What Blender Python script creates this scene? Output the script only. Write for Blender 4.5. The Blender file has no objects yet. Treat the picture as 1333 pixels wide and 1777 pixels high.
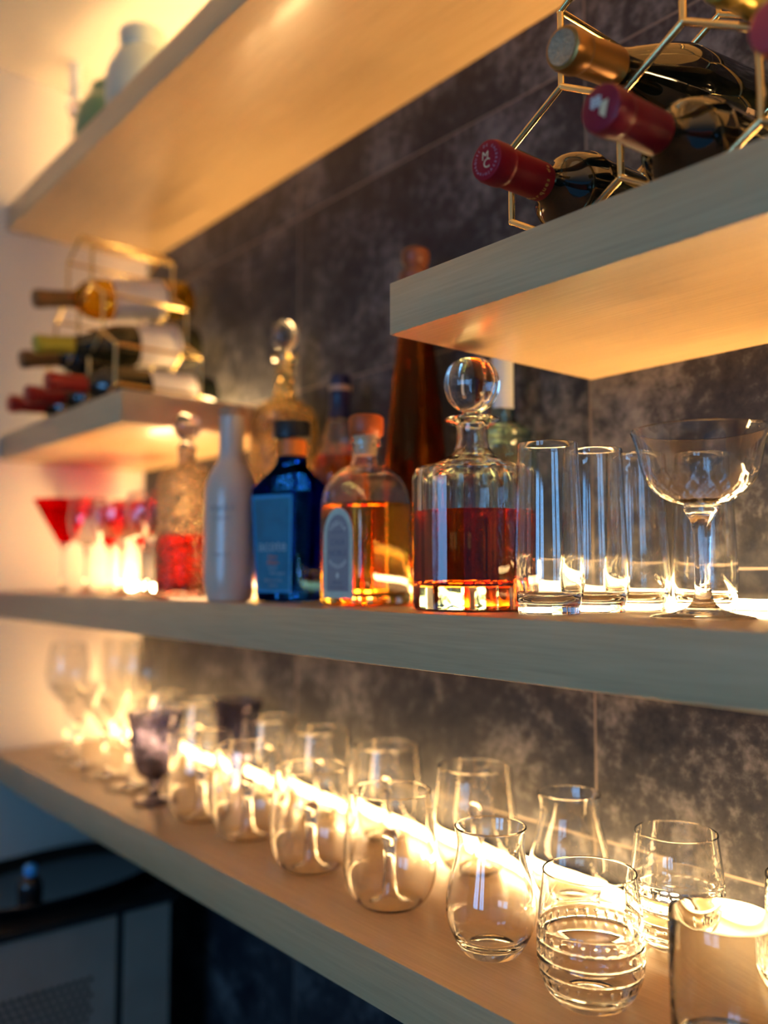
import bpy, bmesh, math, random
from math import pi, sin, cos, sqrt, radians
from mathutils import Vector, Matrix, Quaternion

SC = bpy.context.scene
COL = SC.collection
random.seed(4)

# ------------------------------------------------------------------ place
# x runs along the tiled wall from the cream side wall (x = 0), the tiled wall is y = 0, z is up
DEPTH = 0.308            # shelf depth
TH = 0.0505              # shelf thickness
Z_RACK = 1.7270          # top of the two short shelves
Z_MID = 1.4143           # top of the long middle shelf
Z_LOW = 1.1011           # top of the long lower shelf
Z_UP = 2.1508 + TH       # top of the uppermost shelf
X_END = 2.75
CEIL = 2.485

# ------------------------------------------------------------------ node helpers
def new_mat(name):
    m = bpy.data.materials.new(name); m.use_nodes = True
    nt = m.node_tree; nt.nodes.clear()
    out = nt.nodes.new('ShaderNodeOutputMaterial')
    return m, nt, out

def N(nt, typ, **kw):
    n = nt.nodes.new(typ)
    for k, v in kw.items():
        if k in n.inputs.keys() if isinstance(k, str) else False:
            n.inputs[k].default_value = v
        else:
            setattr(n, k, v)
    return n

def setin(n, **kw):
    for k, v in kw.items():
        n.inputs[k.replace('_', ' ')].default_value = v

def principled(name, color, rough=0.5, metal=0.0, spec=0.5, coat=0.0, coat_rough=0.1, bump=None, noise=None):
    m, nt, out = new_mat(name)
    p = nt.nodes.new('ShaderNodeBsdfPrincipled')
    p.inputs['Base Color'].default_value = (*color, 1)
    p.inputs['Roughness'].default_value = rough
    p.inputs['Metallic'].default_value = metal
    p.inputs['Specular IOR Level'].default_value = spec
    p.inputs['Coat Weight'].default_value = coat
    p.inputs['Coat Roughness'].default_value = coat_rough
    nt.links.new(p.outputs[0], out.inputs[0])
    tc = nt.nodes.new('ShaderNodeTexCoord')
    if noise:
        sc_, amt = noise
        nz = nt.nodes.new('ShaderNodeTexNoise'); nz.inputs['Scale'].default_value = sc_; nz.inputs['Detail'].default_value = 4
        nt.links.new(tc.outputs['Object'], nz.inputs['Vector'])
        mx = nt.nodes.new('ShaderNodeMix'); mx.data_type = 'RGBA'
        mx.inputs['A'].default_value = (*[c * (1 - amt) for c in color], 1)
        mx.inputs['B'].default_value = (*[min(1, c * (1 + amt)) for c in color], 1)
        nt.links.new(nz.outputs['Fac'], mx.inputs['Factor'])
        nt.links.new(mx.outputs['Result'], p.inputs['Base Color'])
    if bump:
        sc_, st, dist = bump
        nz = nt.nodes.new('ShaderNodeTexNoise'); nz.inputs['Scale'].default_value = sc_
        nt.links.new(tc.outputs['Object'], nz.inputs['Vector'])
        b = nt.nodes.new('ShaderNodeBump'); b.inputs['Strength'].default_value = st; b.inputs['Distance'].default_value = dist
        nt.links.new(nz.outputs['Fac'], b.inputs['Height']); nt.links.new(b.outputs[0], p.inputs['Normal'])
    return m

def glass(name, tint=(1, 1, 1), solid=0.6, rough=0.0, ior=1.5, bump=None, clear=None):
    """refracting glass mixed with a thin transmitting layer, so that lamp light also gets through it"""
    m, nt, out = new_mat(name)
    g = nt.nodes.new('ShaderNodeBsdfGlass'); g.inputs['Color'].default_value = (*tint, 1)
    g.inputs['IOR'].default_value = ior; g.inputs['Roughness'].default_value = rough
    t = nt.nodes.new('ShaderNodeBsdfTransparent'); t.inputs['Color'].default_value = (*(clear or tint), 1)
    mx = nt.nodes.new('ShaderNodeMixShader'); mx.inputs[0].default_value = solid
    nt.links.new(t.outputs[0], mx.inputs[1]); nt.links.new(g.outputs[0], mx.inputs[2])
    nt.links.new(mx.outputs[0], out.inputs[0])
    if bump:
        kind, sc_, st, dist = bump
        tc = nt.nodes.new('ShaderNodeTexCoord')
        if kind == 'noise':
            nz = nt.nodes.new('ShaderNodeTexNoise'); o = 'Fac'
        else:
            nz = nt.nodes.new('ShaderNodeTexVoronoi'); o = 'Distance'
        nz.inputs['Scale'].default_value = sc_
        nt.links.new(tc.outputs['Object'], nz.inputs['Vector'])
        b = nt.nodes.new('ShaderNodeBump'); b.inputs['Strength'].default_value = st; b.inputs['Distance'].default_value = dist
        nt.links.new(nz.outputs[o], b.inputs['Height']); nt.links.new(b.outputs[0], g.inputs['Normal'])
    return m

def emission(name, color, strength):
    m, nt, out = new_mat(name)
    e = nt.nodes.new('ShaderNodeEmission'); e.inputs[0].default_value = (*color, 1); e.inputs[1].default_value = strength
    nt.links.new(e.outputs[0], out.inputs[0])
    return m

def wood(name, c0, c1, c2, rough=0.38):
    m, nt, out = new_mat(name)
    p = nt.nodes.new('ShaderNodeBsdfPrincipled')
    p.inputs['Roughness'].default_value = rough
    p.inputs['Specular IOR Level'].default_value = 0.45
    p.inputs['Coat Weight'].default_value = 0.35; p.inputs['Coat Roughness'].default_value = 0.16
    tc = nt.nodes.new('ShaderNodeTexCoord')
    mp = nt.nodes.new('ShaderNodeMapping'); mp.inputs['Scale'].default_value = (1.6, 22, 26)
    nt.links.new(tc.outputs['Object'], mp.inputs[0])
    n1 = nt.nodes.new('ShaderNodeTexNoise'); n1.inputs['Scale'].default_value = 1.6; n1.inputs['Detail'].default_value = 6; n1.inputs['Distortion'].default_value = .5
    nt.links.new(mp.outputs[0], n1.inputs[0])
    mp2 = nt.nodes.new('ShaderNodeMapping'); mp2.inputs['Scale'].default_value = (6, 160, 160)
    nt.links.new(tc.outputs['Object'], mp2.inputs[0])
    n2 = nt.nodes.new('ShaderNodeTexNoise'); n2.inputs['Scale'].default_value = 2.2; n2.inputs['Detail'].default_value = 3
    nt.links.new(mp2.outputs[0], n2.inputs[0])
    n3 = nt.nodes.new('ShaderNodeTexNoise'); n3.inputs['Scale'].default_value = 3.0; n3.inputs['Detail'].default_value = 2
    nt.links.new(tc.outputs['Object'], n3.inputs[0])
    cr = nt.nodes.new('ShaderNodeValToRGB')
    cr.color_ramp.elements[0].position = .30; cr.color_ramp.elements[0].color = (*c0, 1)
    cr.color_ramp.elements[1].position = .72; cr.color_ramp.elements[1].color = (*c2, 1)
    e = cr.color_ramp.elements.new(.5); e.color = (*c1, 1)
    ad = nt.nodes.new('ShaderNodeMath'); ad.operation = 'MULTIPLY_ADD'; ad.inputs[1].default_value = .45
    nt.links.new(n2.outputs['Fac'], ad.inputs[0])
    sb = nt.nodes.new('ShaderNodeMath'); sb.operation = 'MULTIPLY'; sb.inputs[1].default_value = .3
    nt.links.new(n1.outputs['Fac'], sb.inputs[0])
    sb2 = nt.nodes.new('ShaderNodeMath'); sb2.operation = 'MULTIPLY_ADD'; sb2.inputs[1].default_value = .25
    nt.links.new(n3.outputs['Fac'], sb2.inputs[0]); nt.links.new(sb.outputs[0], sb2.inputs[2])
    nt.links.new(sb2.outputs[0], ad.inputs[2])
    nt.links.new(ad.outputs[0], cr.inputs[0]); nt.links.new(cr.outputs[0], p.inputs['Base Color'])
    b = nt.nodes.new('ShaderNodeBump'); b.inputs['Strength'].default_value = .12; b.inputs['Distance'].default_value = .001
    nt.links.new(n2.outputs['Fac'], b.inputs['Height']); nt.links.new(b.outputs[0], p.inputs['Normal'])
    nt.links.new(p.outputs[0], out.inputs[0])
    return m

def tile_material():
    m, nt, out = new_mat('slate_tile')
    L = nt.links.new
    p = nt.nodes.new('ShaderNodeBsdfPrincipled'); p.inputs['Roughness'].default_value = .42
    p.inputs['Specular IOR Level'].default_value = .22
    tc = nt.nodes.new('ShaderNodeTexCoord'); sx = nt.nodes.new('ShaderNodeSeparateXYZ'); L(tc.outputs['Object'], sx.inputs[0])
    def math_(op, a, b=None):
        n = nt.nodes.new('ShaderNodeMath'); n.operation = op
        for i, v in enumerate((a, b)):
            if v is None: continue
            if isinstance(v, (int, float)): n.inputs[i].default_value = v
            else: L(v, n.inputs[i])
        return n.outputs[0]
    u = math_('DIVIDE', math_('SUBTRACT', sx.outputs[0], 1.2209 - .61 * 4), .61)
    v = math_('DIVIDE', math_('SUBTRACT', sx.outputs[2], 1.4548 - .305 * 6), .305)
    fu = math_('FRACT', u); fv = math_('FRACT', v)
    du = math_('MULTIPLY', math_('MINIMUM', fu, math_('SUBTRACT', 1.0, fu)), .61)
    dv = math_('MULTIPLY', math_('MINIMUM', fv, math_('SUBTRACT', 1.0, fv)), .305)
    d = math_('MINIMUM', du, dv)
    mask = math_('LESS_THAN', d, .0014)
    cb = nt.nodes.new('ShaderNodeCombineXYZ'); L(math_('FLOOR', u), cb.inputs[0]); L(math_('FLOOR', v), cb.inputs[1])
    wn = nt.nodes.new('ShaderNodeTexWhiteNoise'); L(cb.outputs[0], wn.inputs['Vector'])
    # offset the mottling tile by tile
    vm = nt.nodes.new('ShaderNodeVectorMath'); vm.operation = 'SCALE'; L(wn.outputs['Color'], vm.inputs[0]); vm.inputs['Scale'].default_value = 9
    va = nt.nodes.new('ShaderNodeVectorMath'); va.operation = 'ADD'; L(vm.outputs[0], va.inputs[0]); L(tc.outputs['Object'], va.inputs[1])
    a = nt.nodes.new('ShaderNodeTexNoise'); a.inputs['Scale'].default_value = 5.5; a.inputs['Detail'].default_value = 8; a.inputs['Roughness'].default_value = .68; a.inputs['Distortion'].default_value = .4
    L(va.outputs[0], a.inputs[0])
    b = nt.nodes.new('ShaderNodeTexNoise'); b.inputs['Scale'].default_value = 60; b.inputs['Detail'].default_value = 5; b.inputs['Roughness'].default_value = .7
    L(va.outputs[0], b.inputs[0])
    s = math_('ADD', math_('MULTIPLY', a.outputs['Fac'], .60), math_('MULTIPLY', b.outputs['Fac'], .40))
    cr = nt.nodes.new('ShaderNodeValToRGB'); L(s, cr.inputs[0])
    els = cr.color_ramp.elements
    els[0].position = .40; els[0].color = (.009, .011, .018, 1)
    els[1].position = .64; els[1].color = (.135, .135, .135, 1)
    e = els.new(.50); e.color = (.025, .027, .033, 1)
    mx = nt.nodes.new('ShaderNodeMix'); mx.data_type = 'RGBA'; L(mask, mx.inputs['Factor']); L(cr.outputs[0], mx.inputs['A'])
    mx.inputs['B'].default_value = (.16, .135, .11, 1)
    L(mx.outputs['Result'], p.inputs['Base Color'])
    L(math_('MULTIPLY_ADD', b.outputs['Fac'], .25), p.inputs['Roughness'])
    p.inputs['Roughness'].default_value = .42
    rr = nt.nodes.new('ShaderNodeMapRange'); rr.inputs['To Min'].default_value = .30; rr.inputs['To Max'].default_value = .55
    L(b.outputs['Fac'], rr.inputs['Value']); L(rr.outputs[0], p.inputs['Roughness'])
    hs = math_('ADD', math_('MULTIPLY', s, .5), math_('MULTIPLY', math_('SMOOTH_MIN', d, .002), 200))
    bp = nt.nodes.new('ShaderNodeBump'); bp.inputs['Strength'].default_value = .25; bp.inputs['Distance'].default_value = .0015
    L(hs, bp.inputs['Height']); L(bp.outputs[0], p.inputs['Normal'])
    L(p.outputs[0], out.inputs[0])
    return m

M = {}
M['wood'] = wood('pale_oak', (.44, .30, .148), (.54, .37, .184), (.63, .45, .235))
M['tile'] = tile_material()
M['cream'] = principled('cream_paint', (.74, .66, .55), .7, bump=(90, .06, .002))
M['ceil'] = principled('ceiling_paint', (.56, .51, .44), .8)
M['floor'] = principled('dark_floor', (.34, .27, .19), .5)
M['room'] = principled('room_paint', (.12, .13, .15), .8)
M['led'] = emission('warm_led', (1.0, .605, .255), 138)
M['window'] = emission('daylight', (.19, .50, 1.0), 10.3)
M['alu'] = principled('aluminium', (.7, .7, .7), .35, 1)
M['glass'] = glass('clear_glass', (.985, .99, .985), 1.0)
M['thick'] = glass('crystal', (.97, .985, .975), 1.0)
M['smoke'] = glass('smoky_glass', (.93, .93, .95), 1.0)
M['spike'] = glass('thin_spiked_glass', (.99, .985, .97), 1.0)
M['purple'] = glass('purple_glass', (.55, .54, .63), 1.0, bump=('voronoi', 160, .35, .001))
M['red_glass'] = glass('red_glass', (.85, .01, .015), 1.0, clear=(.8, .012, .02))
M['bronze_tex'] = glass('textured_bronze_glass', (.93, .88, .80), 1.0, rough=.02, bump=('voronoi', 190, .9, .003))
M['amber_tex'] = glass('bubbled_amber_glass', (.98, .91, .74), 1.0, rough=.02, bump=('voronoi', 120, .9, .004))
M['blue'] = glass('cobalt_glass', (.02, .11, .50), 1.0, clear=(.015, .07, .42))
M['amber_dark'] = glass('dark_amber_glass', (.82, .47, .18), 1.0, bump=('noise', 14, .3, .004))
M['green'] = glass('pale_green_glass', (.87, .94, .89), 1.0)
M['winegreen'] = glass('olive_wine_glass', (.88, .80, .30), 1.0)
M['wine_liq'] = glass('white_wine', (.90, .74, .30), 1.0, ior=1.33)
M['red_liq'] = glass('amber_red_spirit', (.86, .25, .045), 1.0, ior=1.34, clear=(.66, .10, .015))
M['red_liq2'] = glass('deep_red_spirit', (.78, .16, .045), 1.0, ior=1.34, clear=(.6, .06, .02))
M['amber_liq'] = glass('golden_spirit', (.93, .64, .18), 1.0, ior=1.34, clear=(.9, .52, .1))
M['whisky'] = glass('whisky', (.92, .42, .05), 1.0, ior=1.34)
M['black_glass'] = principled('black_wine_glass', (.006, .008, .005), .04, spec=.6, coat=.6, coat_rough=.02)
M['brown_glass'] = principled('olive_black_wine_glass', (.022, .020, .006), .05, spec=.6, coat=.5, coat_rough=.03)
M['gold'] = principled('brass_wire', (.90, .70, .32), .17, 1)
M['red_foil'] = principled('red_foil', (.27, .002, .012), .5, .0, spec=.2, coat=.05, noise=(40, .15))
M['maroon_foil'] = principled('maroon_foil', (.24, .005, .020), .42, .0, spec=.25, coat=.1, noise=(40, .2))
M['pink_foil'] = principled('rose_foil', (.50, .05, .06), .35, .2)
M['gold_foil'] = principled('amber_gold_foil', (.33, .155, .03), .34, .6, noise=(30, .2))
M['yellow_foil'] = principled('yellow_gold_foil', (.55, .38, .06), .32, .6)
M['lime_foil'] = principled('olive_yellow_foil', (.40, .35, .03), .4, .2)
M['brown_foil'] = principled('brown_foil', (.17, .09, .03), .4, .4)
M['scar_foil'] = principled('scarlet_foil', (.33, .012, .012), .35, .2)
M['tan_disc'] = principled('embossed_tan_disc', (.42, .31, .18), .45, .4, bump=(420, 1.0, .003), noise=(300, .4))
M['pale_gold'] = principled('pale_gold_print', (.72, .62, .38), .4, .3)
M['orange_print'] = principled('orange_gold_print', (.72, .36, .08), .4, .3)
M['mauve_print'] = principled('mauve_print', (.42, .24, .30), .5)
M['label'] = principled('cream_label', (.70, .64, .56), .6)
M['tan_label'] = principled('tan_label', (.45, .31, .20), .6)
M['ink'] = principled('dark_ink', (.03, .03, .03), .6)
M['white_cer'] = principled('white_glazed', (.56, .46, .36), .28, coat=.4, noise=(25, .06))
M['grey_print'] = principled('grey_print', (.30, .27, .26), .5)
M['cork'] = principled('cork', (.45, .25, .13), .8, noise=(120, .3))
M['orange_cap'] = principled('orange_wood_cap', (.46, .085, .010), .45, noise=(20, .15))
M['pale_cork'] = principled('pale_cork', (.62, .42, .22), .7, noise=(100, .2))
M['black_cap'] = principled('black_cap', (.012, .014, .016), .35)
M['orange_band'] = principled('orange_band', (.72, .18, .015), .5)
M['aqua'] = principled('aqua_label', (.010, .16, .28), .25, coat=.6, noise=(38, .5))
M['aqua_edge'] = principled('bright_blue_edge', (.02, .30, .62), .3, coat=.5)
M['aqua_pale'] = principled('pale_blue_print', (.30, .50, .58), .4)
M['navy_foil'] = principled('navy_foil', (.010, .014, .045), .4)
M['beige_band'] = principled('beige_band', (.42, .30, .18), .5)
M['mint'] = principled('mint_border', (.47, .60, .50), .45, .1, noise=(220, .35))
M['slate_label'] = principled('slate_grey_label', (.24, .25, .27), .5)
M['label_ink'] = principled('slate_blue_ink', (.13, .145, .20), .5)
M['label_white'] = principled('pale_print', (.66, .68, .62), .5)
M['olive_label'] = principled('olive_back_label', (.26, .19, .02), .5)
M['wood_dark'] = principled('reddish_wood', (.18, .05, .016), .45, noise=(30, .3))
M['pale_tape'] = principled('white_paper_seal', (.66, .68, .64), .6)
M['vase'] = principled('celadon_glaze', (.40, .47, .40), .35, coat=.3, noise=(12, .15))
M['green_ball'] = principled('green_glaze', (.12, .24, .11), .3, coat=.4)
M['cab'] = principled('charcoal_cabinet', (.30, .27, .22), .5, noise=(14, .2))
M['cab_dark'] = principled('black_gap', (.006, .006, .007), .6)
M['blacktop'] = principled('black_counter', (.02, .02, .02), .16)
M['tray'] = principled('black_lacquer', (.008, .009, .011), .15, coat=.5)
M['blue_glint'] = principled('painted_blue_glint', (.05, .38, .85), .2, coat=.6)  # paints the blue reflection seen on the dark glossy tray

# ------------------------------------------------------------------ object helpers
def link(name, mesh, mat, parent=None):
    o = bpy.data.objects.new(name, mesh); COL.objects.link(o)
    if mat is not None and hasattr(mesh, 'materials'): mesh.materials.append(mat)
    if parent: o.parent = parent
    return o

def from_bm(name, bm, mat, parent=None, smooth=True, angle=35):
    bmesh.ops.recalc_face_normals(bm, faces=bm.faces)
    me = bpy.data.meshes.new(name); bm.to_mesh(me); bm.free()
    if smooth:
        for p in me.polygons: p.use_smooth = True
        me.set_sharp_from_angle(angle=radians(angle))
    return link(name, me, mat, parent)

def thing(name, label, cat, loc=(0, 0, 0), rz=0, group=None, quat=None):
    o = bpy.data.objects.new(name, None); COL.objects.link(o)
    o.empty_display_size = .02
    o.location = loc
    if quat is not None:
        o.rotation_mode = 'QUATERNION'; o.rotation_quaternion = quat
    else: o.rotation_euler = (0, 0, rz)
    o['label'] = label; o['category'] = cat
    if group: o['group'] = group
    return o

def tag(o, label, cat, group=None):
    o['label'] = label; o['category'] = cat
    if group: o['group'] = group
    return o

def kids(o): return [c for c in bpy.data.objects if c.parent == o]

def dup(root, loc, rz, label, group=None):
    def cp(o, par):
        c = o.copy(); COL.objects.link(c)
        if par: c.parent = par
        for ch in kids(o): cp(ch, c)
        return c
    r = cp(root, None)
    r.location = loc; r.rotation_euler = (0, 0, rz); r['label'] = label
    if group: r['group'] = group
    return r

def box_bm(bm, x0, x1, y0, y1, z0, z1, bev=0):
    vs = [bm.verts.new((x, y, z)) for x in (x0, x1) for y in (y0, y1) for z in (z0, z1)]
    fs = [(0, 1, 3, 2), (4, 6, 7, 5), (0, 4, 5, 1), (2, 3, 7, 6), (0, 2, 6, 4), (1, 5, 7, 3)]
    faces = [bm.faces.new([vs[i] for i in f]) for f in fs]
    if bev:
        es = list({e for f in faces for e in f.edges})
        bmesh.ops.bevel(bm, geom=es, offset=bev, segments=2, affect='EDGES', profile=.5)

def box(name, b, mat, parent=None, bev=0, kind=None):
    bm = bmesh.new(); box_bm(bm, *b, bev=bev)
    o = from_bm(name, bm, mat, parent, smooth=bool(bev), angle=30)
    if kind: o['kind'] = kind
    return o

def loft_bm(bm, rings, seg=64, close_first=True, close_last=True, mod=None, loop=False):
    """rings: (z, r[, n[, sx, sy]]) superellipse sections of exponent n; mod(theta, i, r) -> r"""
    prev = None; first = None
    for i, rg in enumerate(rings):
        z, r = rg[0], rg[1]; n = rg[2] if len(rg) > 2 else 2; sx, sy = (rg[3], rg[4]) if len(rg) > 4 else (1, 1)
        if r <= 1e-6:
            cur = [bm.verts.new((0, 0, z))]
        else:
            cur = []
            for k in range(seg):
                t = 2 * pi * k / seg
                c, s = cos(t), sin(t)
                q = r
                if n != 2:
                    q = r / (abs(c) ** n + abs(s) ** n) ** (1 / n)
                if mod: q = mod(t, i, q)
                cur.append(bm.verts.new((q * c * sx, q * s * sy, z)))
        if prev is not None:
            if len(prev) == 1 and len(cur) > 1:
                for k in range(seg): bm.faces.new((prev[0], cur[k], cur[(k + 1) % seg]))
            elif len(cur) == 1 and len(prev) > 1:
                for k in range(seg): bm.faces.new((prev[k], cur[0], prev[(k + 1) % seg]))
            elif len(cur) > 1:
                for k in range(seg): bm.faces.new((prev[k], cur[k], cur[(k + 1) % seg], prev[(k + 1) % seg]))
        if i == 0: first = cur
        prev = cur
    if close_first and len(first) > 1: bm.faces.new(first)
    if close_last and len(prev) > 1: bm.faces.new(prev)

def smooth_profile(pts, sub=6):
    """Catmull-Rom through (r, z) points"""
    out = []
    P = [pts[0]] + list(pts) + [pts[-1]]
    for i in range(1, len(P) - 2):
        for k in range(sub):
            t = k / sub
            a, b, c, d = P[i - 1], P[i], P[i + 1], P[i + 2]
            out.append(tuple(.5 * (2 * b[j] + (c[j] - a[j]) * t + (2 * a[j] - 5 * b[j] + 4 * c[j] - d[j]) * t * t + (3 * b[j] - a[j] - 3 * c[j] + d[j]) * t ** 3) for j in (0, 1)))
    out.append(tuple(pts[-1]))
    return [(max(0, r), z) for r, z in out]

def lathe(name, prof, mat, parent=None, seg=64, mod=None, n=2, angle=40):
    """prof (r, z) from the bottom axis to the top axis"""
    bm = bmesh.new()
    loft_bm(bm, [(z, r, n) for r, z in prof], seg, mod=mod)
    return from_bm(name, bm, mat, parent, angle=angle)

def vessel(outer, inner_bottom, wall, rim=None, lift=None):
    """closed profile of a glass: outer (r, z) bottom to rim, back down the inside to the axis"""
    rw = wall
    prof = [(0, outer[0][1])] + list(outer)
    r1, z1 = outer[-1]
    prof += [(r1 - rw * .15, z1 + rw * .45), (r1 - rw * .5, z1 + rw * .6), (r1 - rw * .85, z1 + rw * .45)]
    inn = []
    for r, z in reversed(outer):
        if z <= inner_bottom + .0015: break
        k = min(1, max(0, (z - inner_bottom) / .02))
        inn.append((max(0.001, (r - rw) * (1 - (1 - k) ** 3 * .75)), z))
    prof += inn + [(0, inner_bottom)]
    return prof

def lip(r, z, wall):
    """rounded, slightly beaded edge"""
    h = wall * .5
    return [(r - h + (h + .00015) * cos(a), z + .0003 + (h + .00015) * sin(a)) for a in (-.2, .25, .75, 1.2, pi / 2, pi - 1.2, pi - .75, pi - .25, pi + .2)]

def tube_bm(bm, pts, r, seg=10, closed=False):
    """poly-line tube with ball joints"""
    n = len(pts)
    rng = range(n if closed else n - 1)
    for i in rng:
        a, b = Vector(pts[i]), Vector(pts[(i + 1) % n])
        d = b - a
        q = d.to_track_quat('Z', 'Y').to_matrix().to_4x4()
        bmesh.ops.create_cone(bm, cap_ends=True, segments=seg, radius1=r, radius2=r, depth=d.length, matrix=Matrix.Translation((a + b) / 2) @ q)

def balls_bm(bm, pts, r):
    for p in pts: bmesh.ops.create_uvsphere(bm, u_segments=12, v_segments=8, radius=r, matrix=Matrix.Translation(p))

def text_bm(bm, s, size, mat4, align='CENTER', ext=.0001, sx=1.0):
    cu = bpy.data.curves.new('tmp', 'FONT'); cu.body = s; cu.size = size; cu.extrude = ext; cu.align_x = align; cu.align_y = 'CENTER'; cu.resolution_u = 3
    o = bpy.data.objects.new('tmp', cu)
    me = bpy.data.meshes.new_from_object(o)
    me.transform(Matrix.Diagonal((sx, 1, 1, 1))); me.transform(mat4)
    bm.from_mesh(me)
    bpy.data.objects.remove(o); bpy.data.curves.remove(cu); bpy.data.meshes.remove(me)

def arc_text_bm(bm, s, size, R, a_mid, step, base, inward=False):
    """letters set round a circle of radius R in the base matrix's xy-plane"""
    n = len(s)
    for i, ch in enumerate(s):
        k = i - (n - 1) / 2
        a = a_mid - k * step if not inward else a_mid + k * step
        rot = a - pi / 2 if not inward else a + pi / 2
        text_bm(bm, ch, size, base @ Matrix.Translation((R * cos(a), R * sin(a), 0)) @ Matrix.Rotation(rot, 4, 'Z'))

def band_bm(bm, r, z0, z1, a0, a1, t=.0003, seg=24, top=None):
    """a curved label round a body"""
    rows = [[], [], [], []]
    for k in range(seg + 1):
        a = a0 + (a1 - a0) * k / seg
        for q, (rr, zz) in enumerate(((r, z0), (r, z1), (r + t, z1), (r + t, z0))):
            rows[q].append(bm.verts.new((rr * cos(a), rr * sin(a), zz)))
    for q in range(4):
        for k in range(seg): bm.faces.new((rows[q][k], rows[q][k + 1], rows[(q + 1) % 4][k + 1], rows[(q + 1) % 4][k]))
    bm.faces.new([rows[q][0] for q in range(4)]); bm.faces.new([rows[q][-1] for q in range(4)])

# ------------------------------------------------------------------ setting
def struct(name, b, mat): return box(name, b, mat, kind='structure')
struct('floor', (-.1, 4.2, -3.8, .1, -.05, 0), M['floor'])
struct('wall_back', (0, 4.2, 0, .1, 0, CEIL), M['tile'])
struct('wall_left', (-.1, 0, -3.8, .1, 0, CEIL), M['cream'])
struct('ceiling', (-.1, 4.2, -3.8, .1, CEIL, CEIL + .05), M['ceil'])
# the far side of the room, with the windows the daylight comes through
wf = bmesh.new()
wins = [(1.15, 1.95), (2.15, 2.95)]
xs = [-.1] + [v for w in wins for v in w] + [4.2]
for i in range(0, len(xs), 2): box_bm(wf, xs[i], xs[i + 1], -3.8, -3.7, 0, CEIL)
for a, b in wins:
    box_bm(wf, a, b, -3.8, -3.7, 0, .95); box_bm(wf, a, b, -3.8, -3.7, 2.2, CEIL)
w = from_bm('wall_front', wf, M['room'], smooth=False); w['kind'] = 'structure'
for i, (a, b) in enumerate(wins):
    o = struct('window_%d' % (i + 1), (a, b, -3.79, -3.78, .95, 2.2), M['window'])
    fr = bmesh.new()
    for q in ((a, a + .04, .95, 2.2), (b - .04, b, .95, 2.2), (a + .04, b - .04, .95, .99), (a + .04, b - .04, 2.16, 2.2), ((a + b) / 2 - .015, (a + b) / 2 + .015, .99, 2.16)):
        box_bm(fr, q[0], q[1], -3.77, -3.71, q[2], q[3])
    f = from_bm('window_frame', fr, M['room'], smooth=False); f.parent = o

# ------------------------------------------------------------------ shelves
def shelf(name, label, x0, x1, ztop, group=None, lit=None):
    t = thing(name, label, 'shelf', ((x0 + x1) / 2, -DEPTH / 2 - .0005, ztop - TH), 0, group)
    hx = (x1 - x0) / 2; hy = DEPTH / 2
    box('board', (-hx, hx, -hy, hy, 0, TH), M['wood'], t, bev=.0012)
    # slanted aluminium channel along the back; its lit face looks forward and up
    y0, y1 = hy - .0350, hy - .0180
    hx2 = (lit - (x0 + x1) / 2) if lit else hx
    def prism(pts, x0, x1):
        bm = bmesh.new()
        a = [bm.verts.new((x0, y, z)) for y, z in pts]; b = [bm.verts.new((x1, y, z)) for y, z in pts]
        bm.faces.new(a); bm.faces.new(b)
        for k in range(len(pts)): bm.faces.new((a[k], a[(k + 1) % len(pts)], b[(k + 1) % len(pts)], b[k]))
        return bm
    l = from_bm('light_channel', prism([(y0, TH), (y0, TH + .0015), (y1, TH + .0095), (y1 + .003, TH + .0095), (y1 + .003, TH)], -hx + .004, hx2 - .004), M['alu'], t, smooth=False)
    from_bm('light_strip', prism([(y0 + .0005, TH + .0020), (y1 - .0005, TH + .0096), (y1 - .0010, TH + .0106), (y0 - .0002, TH + .0030)], -hx + .006, hx2 - .006), M['led'], l, smooth=False)
    return t
shelf('floating_shelf', 'long upper oak shelf with a glowing orange underside, highest of all', .001, X_END, Z_UP)
shelf('floating_shelf', 'short oak shelf at right holding dark wine bottles in a brass rack', 1.2230, X_END, Z_RACK)
shelf('floating_shelf', 'short oak shelf against the cream wall holding the blurred wine rack', .001, .5969, Z_RACK)
shelf('floating_shelf', 'long middle oak shelf lined with liquor bottles and decanters', .001, X_END, Z_MID, lit=1.85)
shelf('floating_shelf', 'long lowest oak shelf crowded with stemless glasses', .001, X_END, Z_LOW, lit=1.72)

# ------------------------------------------------------------------ wine racks
S = .06686; W = sqrt(3) * S; WR = .0030
def wine_rack(loc, label):
    t = thing('wine_rack', label, 'wine rack', loc)
    cells = [(.5, 1), (1.5, 1), (2.5, 1), (1, 2.5), (2, 2.5), (1.5, 4)]      # (x/W, z/S) of hexagon centres
    def frame(y):
        edges = set(); pts = set()
        for cx, cz in cells:
            c = [(round((cx + dx) * 2), round((cz + dz) * 2)) for dx, dz in ((0, -1), (.5, -.5), (.5, .5), (0, 1), (-.5, .5), (-.5, -.5))]
            for i in range(6): edges.add(tuple(sorted((c[i], c[(i + 1) % 6])))); pts.add(c[i])
        bm = bmesh.new()
        P = lambda q: Vector((q[0] / 2 * W, y, q[1] / 2 * S + WR))
        for a, b in edges: tube_bm(bm, [P(a), P(b)], WR, 12)
        balls_bm(bm, [P(q) for q in pts], WR * 1.12)
        return bm
    from_bm('front_frame', frame(0), M['gold'], t)
    from_bm('back_frame', frame(.157), M['gold'], t)
    for gx, gz in ((0, .5), (0, 1.5), (3, .5), (3, 1.5), (.5, 3), (2.5, 3), (1, 4.5), (2, 4.5), (1.5, 5), (1, 0 + .5), (2, .5)):
        bm = bmesh.new(); tube_bm(bm, [(gx * W, 0, gz * S + WR), (gx * W, .157, gz * S + WR)], WR * .95, 12)
        from_bm('connecting_rod', bm, M['gold'], t)
    return t
RX, RY = 1.3376, -.2616
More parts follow.
